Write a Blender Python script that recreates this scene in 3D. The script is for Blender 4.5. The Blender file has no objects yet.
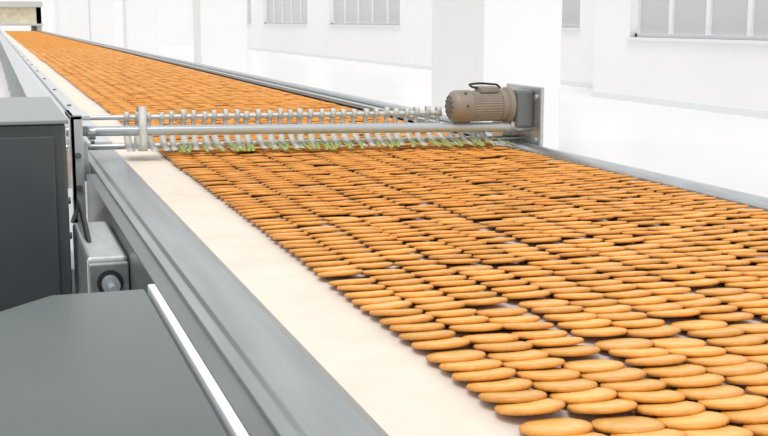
import bpy, bmesh, math, random
import numpy as np
from mathutils import Vector, Matrix
random.seed(11); rng=np.random.default_rng(7)
sc=bpy.context.scene
B=0.9   # belt height

# ---------------- materials ----------------
def mat(name,col,rough=.5,metal=0.,noise=0.,nscale=8.,bump=0.,stretch=None,trans=0.):
    m=bpy.data.materials.new(name); m.use_nodes=True
    nt=m.node_tree; p=nt.nodes['Principled BSDF']
    p.inputs['Roughness'].default_value=rough; p.inputs['Metallic'].default_value=metal
    p.inputs['Base Color'].default_value=(*col,1)
    if trans: p.inputs['Transmission Weight'].default_value=trans
    if noise or bump:
        tc=nt.nodes.new('ShaderNodeTexCoord'); mp=nt.nodes.new('ShaderNodeMapping')
        if stretch: mp.inputs['Scale'].default_value=stretch
        n=nt.nodes.new('ShaderNodeTexNoise'); n.inputs['Scale'].default_value=nscale; n.inputs['Detail'].default_value=5
        nt.links.new(tc.outputs['Object'],mp.inputs[0]); nt.links.new(mp.outputs[0],n.inputs['Vector'])
        r=nt.nodes.new('ShaderNodeMapRange'); r.inputs['From Min'].default_value=.3; r.inputs['From Max'].default_value=.7
        r.inputs['To Min'].default_value=1-noise; r.inputs['To Max'].default_value=1+noise
        nt.links.new(n.outputs['Fac'],r.inputs['Value'])
        mx=nt.nodes.new('ShaderNodeVectorMath'); mx.operation='SCALE'; mx.inputs[0].default_value=col
        nt.links.new(r.outputs[0],mx.inputs['Scale']); nt.links.new(mx.outputs[0],p.inputs['Base Color'])
        if bump:
            b=nt.nodes.new('ShaderNodeBump'); b.inputs['Strength'].default_value=bump; b.inputs['Distance'].default_value=.002
            nt.links.new(n.outputs['Fac'],b.inputs['Height']); nt.links.new(b.outputs[0],p.inputs['Normal'])
    return m
M_wall=mat('white_wall_paint',(.87,.875,.88),.6,noise=.015,nscale=.6)
M_trim=mat('trim_grey',(.78,.80,.82),.5)
M_floor=mat('white_epoxy_floor',(.80,.81,.82),.22,noise=.02,nscale=.5)
M_win=mat('window_frame_white',(.82,.84,.86),.4)
M_glass=mat('window_pane_grey',(.55,.57,.57),.2)
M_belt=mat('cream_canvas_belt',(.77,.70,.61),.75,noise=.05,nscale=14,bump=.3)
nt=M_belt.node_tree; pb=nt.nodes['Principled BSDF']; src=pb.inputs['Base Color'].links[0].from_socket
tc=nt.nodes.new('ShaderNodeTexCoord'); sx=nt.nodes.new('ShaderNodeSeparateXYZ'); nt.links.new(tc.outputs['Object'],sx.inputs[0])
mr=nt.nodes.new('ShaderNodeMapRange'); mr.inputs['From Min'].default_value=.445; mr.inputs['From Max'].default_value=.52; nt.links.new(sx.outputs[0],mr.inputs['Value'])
mx=nt.nodes.new('ShaderNodeMix'); mx.data_type='RGBA'; nt.links.new(mr.outputs[0],mx.inputs['Factor']); nt.links.new(src,mx.inputs['A']); mx.inputs['B'].default_value=(.68,.61,.60,1)  # greyer tone under the biscuit rows: their shade mixed into the belt colour
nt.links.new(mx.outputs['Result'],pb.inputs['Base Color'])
M_steel=mat('brushed_steel',(.50,.53,.55),.30,.75,noise=.10,nscale=10,stretch=(8,1,8))
M_steell=mat('bright_steel_pipe',(.45,.50,.54),.25,.4)
M_pale=mat('pale_aluminium',(.60,.64,.66),.32,.45,noise=.05,nscale=5,stretch=(6,.5,6))
M_frame=mat('painted_frame_grey',(.30,.335,.345),.28,.5,noise=.16,nscale=5,stretch=(6,.5,6))
M_framed=mat('painted_frame_dark_grey',(.16,.18,.185),.36,.35,noise=.1,nscale=5)
M_cover=mat('dark_cover_enamel',(.093,.118,.124),.32,.2,noise=.10,nscale=2.5)
M_cab=mat('cabinet_enamel',(.085,.097,.105),.26,.4,noise=.25,nscale=2)
M_cabtop=mat('cabinet_top',(.28,.31,.32),.35,.3)
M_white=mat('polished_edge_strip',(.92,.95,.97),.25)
M_motor=mat('motor_taupe_paint',(.25,.22,.185),.45,.1,noise=.08,nscale=30)
M_motord=mat('motor_dark',(.10,.09,.08),.5)
M_black=mat('black_rubber',(.015,.015,.017),.5)
M_red=mat('red_knob',(.55,.03,.02),.35)
M_plastic=mat('milky_plastic_strip',(.88,.89,.85),.3,trans=.4)
M_green=mat('green_tinted_strip',(.34,.45,.10),.35,trans=.1)
M_oven=mat('oven_beige_enamel',(.70,.67,.52),.5,noise=.15,nscale=6)

# ---------------- helpers ----------------
def link(o,parent=None):
    sc.collection.objects.link(o)
    if parent: o.parent=parent
    return o
def empty(name,loc=(0,0,0)):
    e=bpy.data.objects.new(name,None); e.location=(0,0,0); e.empty_display_size=.2
    sc.collection.objects.link(e); return e
def mesh_from_bm(name,bm,m,parent=None,smooth=False):
    me=bpy.data.meshes.new(name); bm.normal_update(); bm.to_mesh(me); bm.free()
    if isinstance(m,(list,tuple)):
        for k in m: me.materials.append(k)
    else: me.materials.append(m)
    if smooth:
        for p in me.polygons: p.use_smooth=True
    return link(bpy.data.objects.new(name,me),parent)
def bbox(bm,lo,hi,mi=0):
    vs=[bm.verts.new((x,y,z)) for x in(lo[0],hi[0]) for y in(lo[1],hi[1]) for z in(lo[2],hi[2])]
    fs=[(0,1,3,2),(4,6,7,5),(0,4,5,1),(2,3,7,6),(0,2,6,4),(1,5,7,3)]
    for f in fs:
        fc=bm.faces.new([vs[i] for i in f]); fc.material_index=mi
def box(name,lo,hi,m,parent=None,bev=0.):
    bm=bmesh.new(); bbox(bm,lo,hi)
    o=mesh_from_bm(name,bm,m,parent)
    if bev:
        b=o.modifiers.new('b','BEVEL'); b.width=bev; b.segments=3; b.limit_method='ANGLE'
    return o
def boxes(name,lst,m,parent=None,bev=0.):
    bm=bmesh.new()
    for lo,hi in lst: bbox(bm,lo,hi)
    o=mesh_from_bm(name,bm,m,parent)
    if bev:
        b=o.modifiers.new('b','BEVEL'); b.width=bev; b.segments=2; b.limit_method='ANGLE'
    return o
def bcyl(bm,p,q,r,seg=24,r2=None):
    p=Vector(p);q=Vector(q);d=q-p
    mt=Matrix.Translation((p+q)/2)@d.to_track_quat('Z','Y').to_matrix().to_4x4()
    bmesh.ops.create_cone(bm,cap_ends=True,segments=seg,radius1=r,radius2=r if r2 is None else r2,depth=d.length,matrix=mt)
def cyls(name,lst,m,parent=None,seg=24):
    bm=bmesh.new()
    for c in lst: bcyl(bm,c[0],c[1],c[2],seg,c[3] if len(c)>3 else None)
    o=mesh_from_bm(name,bm,m,parent,True)
    e=o.modifiers.new('es','EDGE_SPLIT'); e.split_angle=math.radians(40)
    return o
def prism(name,pts,z0,z1,m,parent=None,bev=0.):
    bm=bmesh.new()
    a=[bm.verts.new((x,y,z0)) for x,y in pts]; b=[bm.verts.new((x,y,z1)) for x,y in pts]
    bm.faces.new(a[::-1]); bm.faces.new(b); n=len(pts)
    for i in range(n): bm.faces.new((a[i],a[(i+1)%n],b[(i+1)%n],b[i]))
    bmesh.ops.recalc_face_normals(bm,faces=bm.faces)
    o=mesh_from_bm(name,bm,m,parent)
    if bev:
        k=o.modifiers.new('b','BEVEL'); k.width=bev; k.segments=4; k.limit_method='ANGLE'
    return o
def extr_y(name,prof,y0,y1,m,parent=None,bev=0.):
    bm=bmesh.new()
    a=[bm.verts.new((x,y0,z)) for x,z in prof]; b=[bm.verts.new((x,y1,z)) for x,z in prof]
    bm.faces.new(a); bm.faces.new(b[::-1]); n=len(prof)
    for i in range(n): bm.faces.new((a[(i+1)%n],a[i],b[i],b[(i+1)%n]))
    bmesh.ops.recalc_face_normals(bm,faces=bm.faces)
    o=mesh_from_bm(name,bm,m,parent)
    if bev:
        k=o.modifiers.new('b','BEVEL'); k.width=bev; k.segments=3; k.limit_method='ANGLE'
    return o
def tube(name,pts,r,m,parent=None):
    cu=bpy.data.curves.new(name,'CURVE'); cu.dimensions='3D'; cu.bevel_depth=r; cu.bevel_resolution=3
    s=cu.splines.new('BEZIER'); s.bezier_points.add(len(pts)-1)
    for bp,p in zip(s.bezier_points,pts): bp.co=p; bp.handle_left_type=bp.handle_right_type='AUTO'
    cu.materials.append(m)
    return link(bpy.data.objects.new(name,cu),parent)

# ---------------- room ----------------
box('floor',(-8,-4,-.1),(13,64,0),M_floor)
H=5.0
def wall_with_windows(name,x,y0,y1,wins,z0,z1,th=.3):
    L=[]; cur=y0
    for a,b in wins:
        if a>cur: L.append(((x,cur,0),(x+th,a,H)))
        L.append(((x,a,0),(x+th,b,z0))); L.append(((x,a,z1),(x+th,b,H)))
        cur=b
    if cur<y1: L.append(((x,cur,0),(x+th,y1,H)))
    return boxes(name,L,M_wall)
wn=[(4.5,9.5),(12.3,17.4)]
wf=[(21.5,29),(32.5,40),(43,50.5),(53,60)]
wall_with_windows('wall_right',9.8,-4,18.6,wn,1.03,3.1)
wall_with_windows('wall_right_recess',11.0,18.9,64,wf,1.15,3.1)
box('wall_return',(10.1,18.3,0),(11.3,18.9,H),M_wall)
box('wall_back',(-8,62,0),(11,62.3,H),M_wall)
boxes('baseboard_right',[((9.77,-4,0),(9.8,18.6,.10)),],M_trim)
boxes('baseboard_right_recess',[((10.97,18.9,0),(11.0,62,.10))],M_trim)
k=1
for x,wins,z0,z1,st in((9.8,wn,1.03,3.1,1.05),(11.0,wf,1.15,3.1,1.5)):
    for a,b in wins:
        e=empty('window_%d'%k); k+=1
        box('pane',(x+.16,a,z0),(x+.18,b,z1),M_glass,e)
        L=[((x+.10,a,z0),(x+.2,b,z0+.06)),((x+.10,a,z1-.06),(x+.2,b,z1)),((x+.1,a,z0),(x+.2,a+.06,z1)),((x+.1,b-.06,z0),(x+.2,b,z1)),
           ((x+.12,a,z0+1.2),(x+.2,b,z0+1.25))]
        n=max(2,round((b-a)/st))
        for i in range(1,n):
            y=a+(b-a)*i/n; w=.05
            L.append(((x+.12,y-w,z0),(x+.2,y+w,z1)))
        boxes('frame',L,M_win,e)
        box('sill',(x-.05,a-.05,z0-.05),(x+.14,b+.05,z0),M_trim,e)
for i,(y,l) in enumerate(((8.5,1.15),(20,.8),(31.5,.8),(43,.8),(54.5,.8))):
    box('column' if i==0 else 'column.%03d'%i,(3.55 if i==0 else 3.3,y,0),(4.2 if i==0 else 4.08,y+l,H),M_wall,None,.01)
e=empty('door_1')
boxes('leaf',[((3.2,61.93,0),(4.05,61.99,2.6)),((4.1,61.93,0),(4.95,61.99,2.6))],M_win,e)
boxes('frame',[((3.05,61.9,0),(3.2,62,2.75)),((4.95,61.9,0),(5.1,62,2.75)),((3.05,61.9,2.6),(5.1,62,2.75)),((4.05,61.9,0),(4.1,62,2.6))],M_trim,e)

# ---------------- conveyor ----------------
cv=empty('belt_conveyor')
Y0,Y1=-.9,44.9
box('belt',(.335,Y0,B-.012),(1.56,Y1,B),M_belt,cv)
box('bed_plate',(.33,Y0,B-.06),(1.58,Y1,B-.016),M_framed,cv)
extr_y('side_frame_left_near',[(.252,B-.30),(.252,B-.004),(.266,B-.002),(.272,B+.005),(.335,B+.007),(.350,B+.001),(.350,B-.06),(.30,B-.30)],Y0,3.9,M_frame,cv,.002)
extr_y('side_frame_ledge',[(.226,B-.3),(.226,B-.010),(.254,B-.010),(.254,B-.3)],Y0,3.3,M_framed,cv,.002)
extr_y('side_frame_left_far',[(.262,B-.24),(.262,B+.012),(.29,B+.018),(.352,B+.018),(.352,B-.05),(.28,B-.06),(.28,B-.24)],3.9,Y1,M_pale,cv,.002)
extr_y('side_groove_left_far',[(.285,B+.01),(.285,B+.021),(.297,B+.021),(.297,B+.01)],3.9,Y1,M_framed,cv)
extr_y('side_frame_right_near',[(1.525,B-.25),(1.525,B-.014),(1.61,B-.014),(1.61,B-.25)],Y0,3.6,M_pale,cv,.003)
cyls('side_rail_right',[((1.546,Y0,B+.006),(1.546,3.45,B+.006),.022)],M_steel,cv)
extr_y('side_frame_right_far',[(1.56,B-.24),(1.56,B+.012),(1.70,B+.012),(1.70,B-.24)],3.6,Y1,M_pale,cv,.003)
extr_y('side_guard_right',[(1.56,B),(1.56,B+.024),(1.566,B+.024),(1.566,B)],3.75,Y1,M_frame,cv)
cyls('side_rail_right_far',[((1.66,3.7,B+.025),(1.66,Y1,B+.025),.013)],M_steel,cv)
L=[]
y=-.5
while y<Y1:
    for x in(.29,1.60): L.append(((x-.03,y-.03,0),(x+.03,y+.03,B-.2)))
    L.append(((.29,y-.02,.25),(1.6,y+.02,.3))); y+=2.4
boxes('legs',L,M_steel,cv)
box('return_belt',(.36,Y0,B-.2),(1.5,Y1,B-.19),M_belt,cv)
cyls('frame_bolts',[((.32,yy,B+.016),(.32,yy,B+.024),.010) for yy in np.arange(4.3,20,1.3)],M_framed,cv,12)

# ---------------- machine cover (foreground left) ----------------
mc=empty('machine_cover')
prism('cover_top',[(-.9,Y0),(.205,Y0),(.205,1.815),(.065,1.815),(-.02,1.72),(-.9,1.2)],B-.05,B-.004,M_cover,mc,.006)
prism('cover_body',[(-.88,Y0+.02),(.20,Y0+.02),(.20,1.80),(.06,1.80),(-.03,1.70),(-.88,1.18)],0,B-.05,M_cover,mc)
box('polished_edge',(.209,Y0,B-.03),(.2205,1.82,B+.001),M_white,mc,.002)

# ---------------- control cabinet ----------------
cb=empty('machine_cabinet')
ct=B+.20
box('body',(-.75,2.5,0),(.134,3.26,ct-.006),M_cab,cb,.006)
box('lid',(-.76,2.49,ct-.006),(.14,3.27,ct+.002),M_cabtop,cb,.002)
box('front_panel',(-.70,2.492,B-.75),(.11,2.5,ct-.03),M_cab,cb,.003)
cyls('hinge',[((.136,2.52,B+.06),(.136,2.52,B+.14),.007)],M_steel,cb)

# ---------------- bearing bracket below frame ----------------
bb=empty('bearing_housing')
box('housing',(.148,2.25,B-.20),(.224,2.66,B-.035),M_steel,bb,.008)
box('flange',(.150,2.235,B-.17),(.224,2.25,B-.045),M_frame,bb,.004)
cyls('bolt',[((.188,2.2,B-.082),(.188,2.235,B-.082),.016),((.188,2.165,B-.082),(.188,2.2,B-.082),.007)],M_steell,bb)
cyls('washer',[((.188,2.228,B-.082),(.188,2.234,B-.082),.024)],M_black,bb)
boxes('support_leg',[((.15,2.35,0),(.2,2.5,B-.2))],M_framed,bb)
tube('hose',[(.165,2.4,B-.04),(.168,2.7,B+.0),(.18,3.0,B-.06),(.18,3.2,B-.12)],.006,M_black,bb)

# ---------------- crossbar assembly ----------------
ca=empty('crossbar_strip_curtain')
def yb(x): return 3.55-(x-.2)*.10
def P(x,dy,z): return (x,yb(x)+dy,B+z)
cyls('main_bar',[(P(.19,-.04,.088),P(1.60,-.04,.076),.0145)],M_steell,ca)
cyls('upper_bar',[(P(.19,.03,.120),P(1.31,.03,.118),.007)],M_pale,ca)
cyls('drive_shaft',[(P(.13,.04,.034),P(1.57,.04,.034),.009)],M_steel,ca)
cyls('shaft_knob',[(P(.10,.04,.034),P(.14,.04,.034),.017),(P(.165,.04,.034),P(.18,.04,.034),.024)],M_framed,ca)
boxes('bracket_left',[((.195,3.40,B-.30),(.207,3.64,B+.14)),((.195,3.40,B+.128),(.25,3.64,B+.14)),((.195,3.40,B-.3),(.228,3.415,B+.14)),
   ((.207,3.46,B-.05),(.245,3.60,B+.06))],M_pale,ca,.002)
boxes('bracket_foot',[((.17,3.36,B-.36),(.235,3.64,B-.28))],M_steel,ca,.003)
cyls('bolts_left',[((.19,3.44,B+.0),(.18,3.44,B+.0),.010),((.19,3.44,B-.1),(.18,3.44,B-.1),.010),((.19,3.44,B-.2),(.18,3.44,B-.2),.010),
   ((.213,3.41,B-.06),(.213,3.395,B-.06),.009),((.213,3.41,B+.03),(.213,3.395,B+.03),.009),((.213,3.41,B-.2),(.213,3.39,B-.2),.012)],M_framed,ca,8)
cyls('collars',[(P(x,-.04,.082),P(x+.02,-.04,.082),.019) for x in(.25,1.50)],M_steel,ca)
def ribbon(bm,x,w,path,mi):
    prev=None
    for (dy,z,sh) in path:
        a=bm.verts.new(P(x-w/2+sh,dy,z)); b=bm.verts.new(P(x+w/2+sh,dy,z))
        if prev:
            f=bm.faces.new((prev[0],prev[1],b,a)); f.material_index=mi; f.smooth=True
        prev=(a,b)
bm=bmesh.new()
x=.365
while x<1.44:
    j=random.uniform(-.003,.003); s=random.uniform(-.008,.008); w=random.uniform(.018,.022)
    top=.134+random.uniform(-.002,.006)
    e=random.uniform(0,.015)
    path=[(.019,.108,0),(.020,top-.005,0),(.026,top,0),(.034,top,0),(.039,top-.006,0),(.038,.10,0),(.032,.075,0),(.018,.058,0),(.0,.045,s*.3),(-.025,.036,s*.6),(-.055-e,.029,s)]
    if x<1.33: ribbon(bm,x+j,w*.7,path[:7],0)
    ribbon(bm,x+j,w,path[6:],0)
    if x>.48:
        for q in range(random.choice((1,1,2))):
            g=random.uniform(-.03,.03)
            ribbon(bm,x+j+random.uniform(.006,.02),.009,[(-.02,.044,g*.3),(-.055,.036,g*.8),(-.09-random.uniform(0,.035),.028,g*1.6)],1)
    x+=random.uniform(.030,.035)
for x in(.40,):
    ribbon(bm,x,.022,[(-.07,.03,0),(-.062,.06,0),(-.06,.10,0),(-.03,.155,.004),(.02,.15,.004),(.04,.08,0),(.02,.035,-.01),(-.06,.032,-.02)],0)
o=mesh_from_bm('strips',bm,[M_plastic,M_green],ca)
sd=o.modifiers.new('s','SOLIDIFY'); sd.thickness=.0010
boxes('bracket_right',[((1.565,3.30,B-.0),(1.577,3.56,B+.20)),((1.51,3.46,B+.03),(1.57,3.54,B+.19)),((1.52,3.55,B+.015),(1.577,3.56,B+.18))],M_steel,ca,.003)
boxes('gearbox',[((1.508,3.345,B+.075),(1.565,3.455,B+.19))],M_framed,ca,.008)
cyls('bracket_bolts',[((1.564,yy,B+zz),(1.556,yy,B+zz),.008) for yy in(3.32,3.53) for zz in(.04,.17)],M_steell,ca,8)
cyls('pulley',[((1.58,3.42,B+.14),(1.60,3.42,B+.14),.035),((1.58,3.42,B+.05),(1.60,3.42,B+.05),.03)],M_framed,ca)

# ---------------- motor ----------------
mo=empty('electric_motor')
my,mz=3.40,B+.141
def lathe_x(name,prof,m,seg=40,fins=0):
    bm=bmesh.new(); rings=[]
    for (x,r) in prof:
        ring=[]
        for i in range(seg):
            a=2*math.pi*i/seg; rr=r*(1+(.05 if fins and i%2 else 0)); ring.append(bm.verts.new((x,my+rr*math.cos(a),mz+rr*math.sin(a))))
        rings.append(ring)
    for A,C in zip(rings,rings[1:]):
        for i in range(seg): bm.faces.new((A[i],A[(i+1)%seg],C[(i+1)%seg],C[i]))
    bm.faces.new(rings[0][::-1]); bm.faces.new(rings[-1])
    bmesh.ops.recalc_face_normals(bm,faces=bm.faces)
    o=mesh_from_bm(name,bm,m,mo,not fins)
    if not fins:
        e=o.modifiers.new('es','EDGE_SPLIT'); e.split_angle=math.radians(35)
    return o
lathe_x('fan_cowl',[(1.308,.020),(1.310,.036),(1.318,.046),(1.328,.0495),(1.372,.0495),(1.374,.047)],M_motor)
lathe_x('finned_body',[(1.374,.0445),(1.47,.0445)],M_motor,72,1)
lathe_x('end_bell',[(1.47,.048),(1.487,.048),(1.492,.056),(1.506,.056)],M_motor)
cyls('fan_grille',[((1.3065,my,mz),(1.3085,my,mz),.022)]+[((1.3075,my+.030*math.cos(a),mz+.030*math.sin(a)),(1.3135,my+.030*math.cos(a),mz+.030*math.sin(a)),.004) for a in np.arange(0,6.28,.52)],M_motord,mo,12)
cyls('cowl_screws',[((1.35,my-.05,mz+.005),(1.35,my-.054,mz+.005),.004),((1.35,my-.03,mz+.041),(1.35,my-.032,mz+.045),.004)],M_motord,mo,8)
box('terminal_box',(1.40,my-.028,mz+.040),(1.462,my+.028,mz+.060),M_motor,mo,.006)
tube('cable',[(1.40,my,mz+.055),(1.38,my,mz+.060),(1.41,my+.04,mz+.066),(1.47,my+.05,mz+.063),(1.49,my+.06,mz+.06),(1.505,my+.07,mz+.05)],.0035,M_black,mo)

# ---------------- air regulator ----------------
ar=empty('air_regulator')
boxes('mount',[((.12,4.2,B-.06),(.258,4.24,B+.0))],M_steel,ar,.002)
cyls('bowls',[((.135,4.12,B-.05),(.135,4.12,B+.05),.022),((.19,4.12,B-.05),(.19,4.12,B+.05),.022)],M_black,ar)
cyls('knob',[((.19,4.12,B+.05),(.19,4.12,B+.08),.017)],M_black,ar)
cyls('red_button',[((.135,4.12,B+.05),(.135,4.12,B+.09),.018)],M_red,ar)
cyls('gauge',[((.163,4.10,B-.0),(.163,4.08,B-.0),.018)],M_steell,ar)
box('block',(.11,4.10,B-.03),(.215,4.2,B-.0),M_steel,ar,.003)

# ---------------- oven outlet at the far end ----------------
ov=empty('tunnel_oven')
boxes('housing',[((.15,45.1,0),(.33,52,B+1.0)),((1.58,45.1,0),(1.75,52,B+1.0)),((.15,45.1,B+.25),(1.75,52,B+1.0)),((.15,45.1,0),(1.75,52,B-.3))],M_oven,ov)
boxes('hood',[((.1,44.95,B+.85),(1.8,45.1,B+1.05)),((.1,44.95,B+.2),(1.8,45.1,B+.27))],M_pale,ov)

# ---------------- biscuits ----------------
R=.0355; T=.0062
def proto(seg,rings,scal):
    V=[];F=[]
    for (r,z) in rings:
        for i in range(seg):
            a=2*math.pi*i/seg; rr=r*(1+(scal if i%2 else -scal)*(1 if r>.88 else 0))
            V.append((rr*math.cos(a),rr*math.sin(a),z))
    n=len(rings)
    for k in range(n-1):
        for i in range(seg):
            F.append((k*seg+i,k*seg+(i+1)%seg,(k+1)*seg+(i+1)%seg,(k+1)*seg+i))
    cap=[tuple(range(seg))[::-1],tuple(range((n-1)*seg,n*seg))]
    return np.array(V),np.array(F),cap
protos=[proto(52,[(.90,-.5),(.985,-.36),(1.0,-.05),(.985,.26),(.93,.46),(.86,.42),(.78,.50),(.45,.58),(.12,.60)],.020),
        proto(20,[(.92,-.5),(1.0,-.15),(1.0,.25),(.90,.5)],.0),
        proto(10,[(.97,-.5),(.97,.5)],.0)]
place=[[],[],[]]
ncol=15; x0=.466+.035; dx=(1.507-.035-x0)/(ncol-1)
for c in range(ncol):
    y=-.85+c*.017+random.uniform(0,.012); ph=random.uniform(0,6); xc=x0+c*dx
    drift=0; g=random.randint(4,12)
    while y<44.8:
        drift=drift*.8+random.gauss(0,.0014)
        amp=.0025 if c<ncol-1 else .001
        x=xc+amp*math.sin(y*2.1+ph)+drift+.003*math.sin(y*1.3)
        tilt=-math.radians(random.gauss(9.3,.9))
        roll=math.radians(random.gauss(0,1.2))
        s=random.uniform(.98,1.015)
        gap=random.uniform(.0385,.042); g-=1
        if g<=0:
            g=random.randint(5,14); gap+=random.uniform(.012,.026); tilt*=.9
        z=B+T*.5+R*math.sin(abs(tilt))+abs(roll)*R*.6+.0005
        k=0 if y<6.5 else (1 if y<17 else 2)
        place[k].append((x,y,z,tilt,roll,random.uniform(0,6.28),s))
        y+=gap
Vs=[];Fq=[];caps=[];LP=[];off=0
for k in range(3):
    A=np.array(place[k]); V,F,cap=protos[k]; n=len(A); nv=len(V)
    P0=V*np.array([R,R,T])
    a=A[:,5][:,None]; s=A[:,6][:,None]
    X=(P0[:,0]*np.cos(a)-P0[:,1]*np.sin(a))*s; Yv=(P0[:,0]*np.sin(a)+P0[:,1]*np.cos(a))*s; Z=np.repeat(P0[:,2][None],n,0)
    r=A[:,4][:,None]; X2=X*np.cos(r)+Z*np.sin(r); Z2=-X*np.sin(r)+Z*np.cos(r)
    t=A[:,3][:,None]; Y2=Yv*np.cos(t)-Z2*np.sin(t); Z3=Yv*np.sin(t)+Z2*np.cos(t)
    W=np.stack([X2+A[:,0:1],Y2+A[:,1:2],Z3+A[:,2:3]],-1).reshape(-1,3)
    Vs.append(W)
    rnd=rng.random((n,1))
    rad=np.hypot(V[:,0],V[:,1])
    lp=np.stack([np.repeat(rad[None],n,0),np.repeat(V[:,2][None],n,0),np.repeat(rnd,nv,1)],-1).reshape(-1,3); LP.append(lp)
    base=(np.arange(n)*nv+off)
    Fq.append((F[None]+base[:,None,None]).reshape(-1,4))
    for c in cap: caps.append((np.array(c)[None]+base[:,None]))
    off+=n*nv
V=np.concatenate(Vs); LPa=np.concatenate(LP); Q=np.concatenate(Fq)
loops=[Q.ravel()]; tot=[np.full(len(Q),4)]
for c in caps: loops.append(c.ravel()); tot.append(np.full(c.shape[0],c.shape[1]))
loops=np.concatenate(loops).astype(np.int32); tot=np.concatenate(tot).astype(np.int32)
me=bpy.data.meshes.new('biscuits')
me.vertices.add(len(V)); me.vertices.foreach_set('co',V.ravel().astype(np.float32))
me.loops.add(len(loops)); me.loops.foreach_set('vertex_index',loops)
me.polygons.add(len(tot)); starts=np.concatenate([[0],np.cumsum(tot)[:-1]]).astype(np.int32)
me.polygons.foreach_set('loop_start',starts)
try: me.polygons.foreach_set('loop_total',tot)
except Exception: pass
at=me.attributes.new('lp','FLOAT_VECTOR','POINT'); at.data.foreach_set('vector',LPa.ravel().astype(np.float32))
me.update(calc_edges=True); me.validate()
me.polygons.foreach_set('use_smooth',np.ones(len(me.polygons),bool))
bo=bpy.data.objects.new('biscuits',me); sc.collection.objects.link(bo)
m=bpy.data.materials.new('baked_biscuit'); m.use_nodes=True; nt=m.node_tree; p=nt.nodes['Principled BSDF']
N=nt.nodes.new; Lk=nt.links.new
at=N('ShaderNodeAttribute'); at.attribute_name='lp'
sx=N('ShaderNodeSeparateXYZ'); Lk(at.outputs['Vector'],sx.inputs[0])
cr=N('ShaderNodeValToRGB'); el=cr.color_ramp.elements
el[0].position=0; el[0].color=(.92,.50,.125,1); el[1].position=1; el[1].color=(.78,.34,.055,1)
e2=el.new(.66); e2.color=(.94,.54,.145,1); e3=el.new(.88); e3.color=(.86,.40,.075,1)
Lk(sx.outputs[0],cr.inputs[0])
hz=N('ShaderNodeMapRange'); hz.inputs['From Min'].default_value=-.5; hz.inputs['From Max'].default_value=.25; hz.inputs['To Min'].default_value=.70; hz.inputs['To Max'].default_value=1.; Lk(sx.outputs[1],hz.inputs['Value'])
tc=N('ShaderNodeTexCoord'); nz=N('ShaderNodeTexNoise'); nz.inputs['Scale'].default_value=95; nz.inputs['Detail'].default_value=5
Lk(tc.outputs['Object'],nz.inputs['Vector'])
mr=N('ShaderNodeMapRange'); mr.inputs['To Min'].default_value=.84; mr.inputs['To Max'].default_value=1.08; Lk(sx.outputs[2],mr.inputs['Value'])
mr2=N('ShaderNodeMapRange'); mr2.inputs['From Min'].default_value=.3; mr2.inputs['From Max'].default_value=.7; mr2.inputs['To Min'].default_value=.86; mr2.inputs['To Max'].default_value=1.07; Lk(nz.outputs['Fac'],mr2.inputs['Value'])
mu=N('ShaderNodeMath'); mu.operation='MULTIPLY'; Lk(mr.outputs[0],mu.inputs[0]); Lk(mr2.outputs[0],mu.inputs[1])
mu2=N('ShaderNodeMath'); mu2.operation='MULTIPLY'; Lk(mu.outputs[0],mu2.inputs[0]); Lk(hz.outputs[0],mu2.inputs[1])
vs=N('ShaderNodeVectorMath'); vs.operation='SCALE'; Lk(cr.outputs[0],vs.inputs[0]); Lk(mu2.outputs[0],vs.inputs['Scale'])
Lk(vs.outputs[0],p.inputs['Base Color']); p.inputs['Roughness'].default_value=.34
bp=N('ShaderNodeBump'); bp.inputs['Strength'].default_value=.5; bp.inputs['Distance'].default_value=.0012; Lk(nz.outputs['Fac'],bp.inputs['Height']); Lk(bp.outputs[0],p.inputs['Normal'])
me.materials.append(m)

# ---------------- light ----------------
w=bpy.data.worlds.new('world'); sc.world=w; w.use_nodes=True
w.node_tree.nodes['Background'].inputs[0].default_value=(1,.99,.98,1); w.node_tree.nodes['Background'].inputs[1].default_value=.97
s=bpy.data.lights.new('ceiling_daylight','SUN'); s.energy=1.5; s.angle=math.radians(25); s.color=(1,.96,.90)
so=bpy.data.objects.new('ceiling_daylight',s); sc.collection.objects.link(so); so.rotation_euler=(math.radians(24),math.radians(-14),0); so.location=(0,0,6)

cam=bpy.data.cameras.new('camera'); co=bpy.data.objects.new('camera',cam); sc.collection.objects.link(co)
co.location=(0,0,1.3); co.rotation_euler=(math.radians(90-9.37),0,math.radians(-17.95))
cam.lens=56.25; cam.sensor_width=36; cam.clip_start=.02; cam.clip_end=300
sc.camera=co
sc.view_settings.view_transform='Standard'
print('verts',len(V),'biscuits',sum(len(a) for a in place))
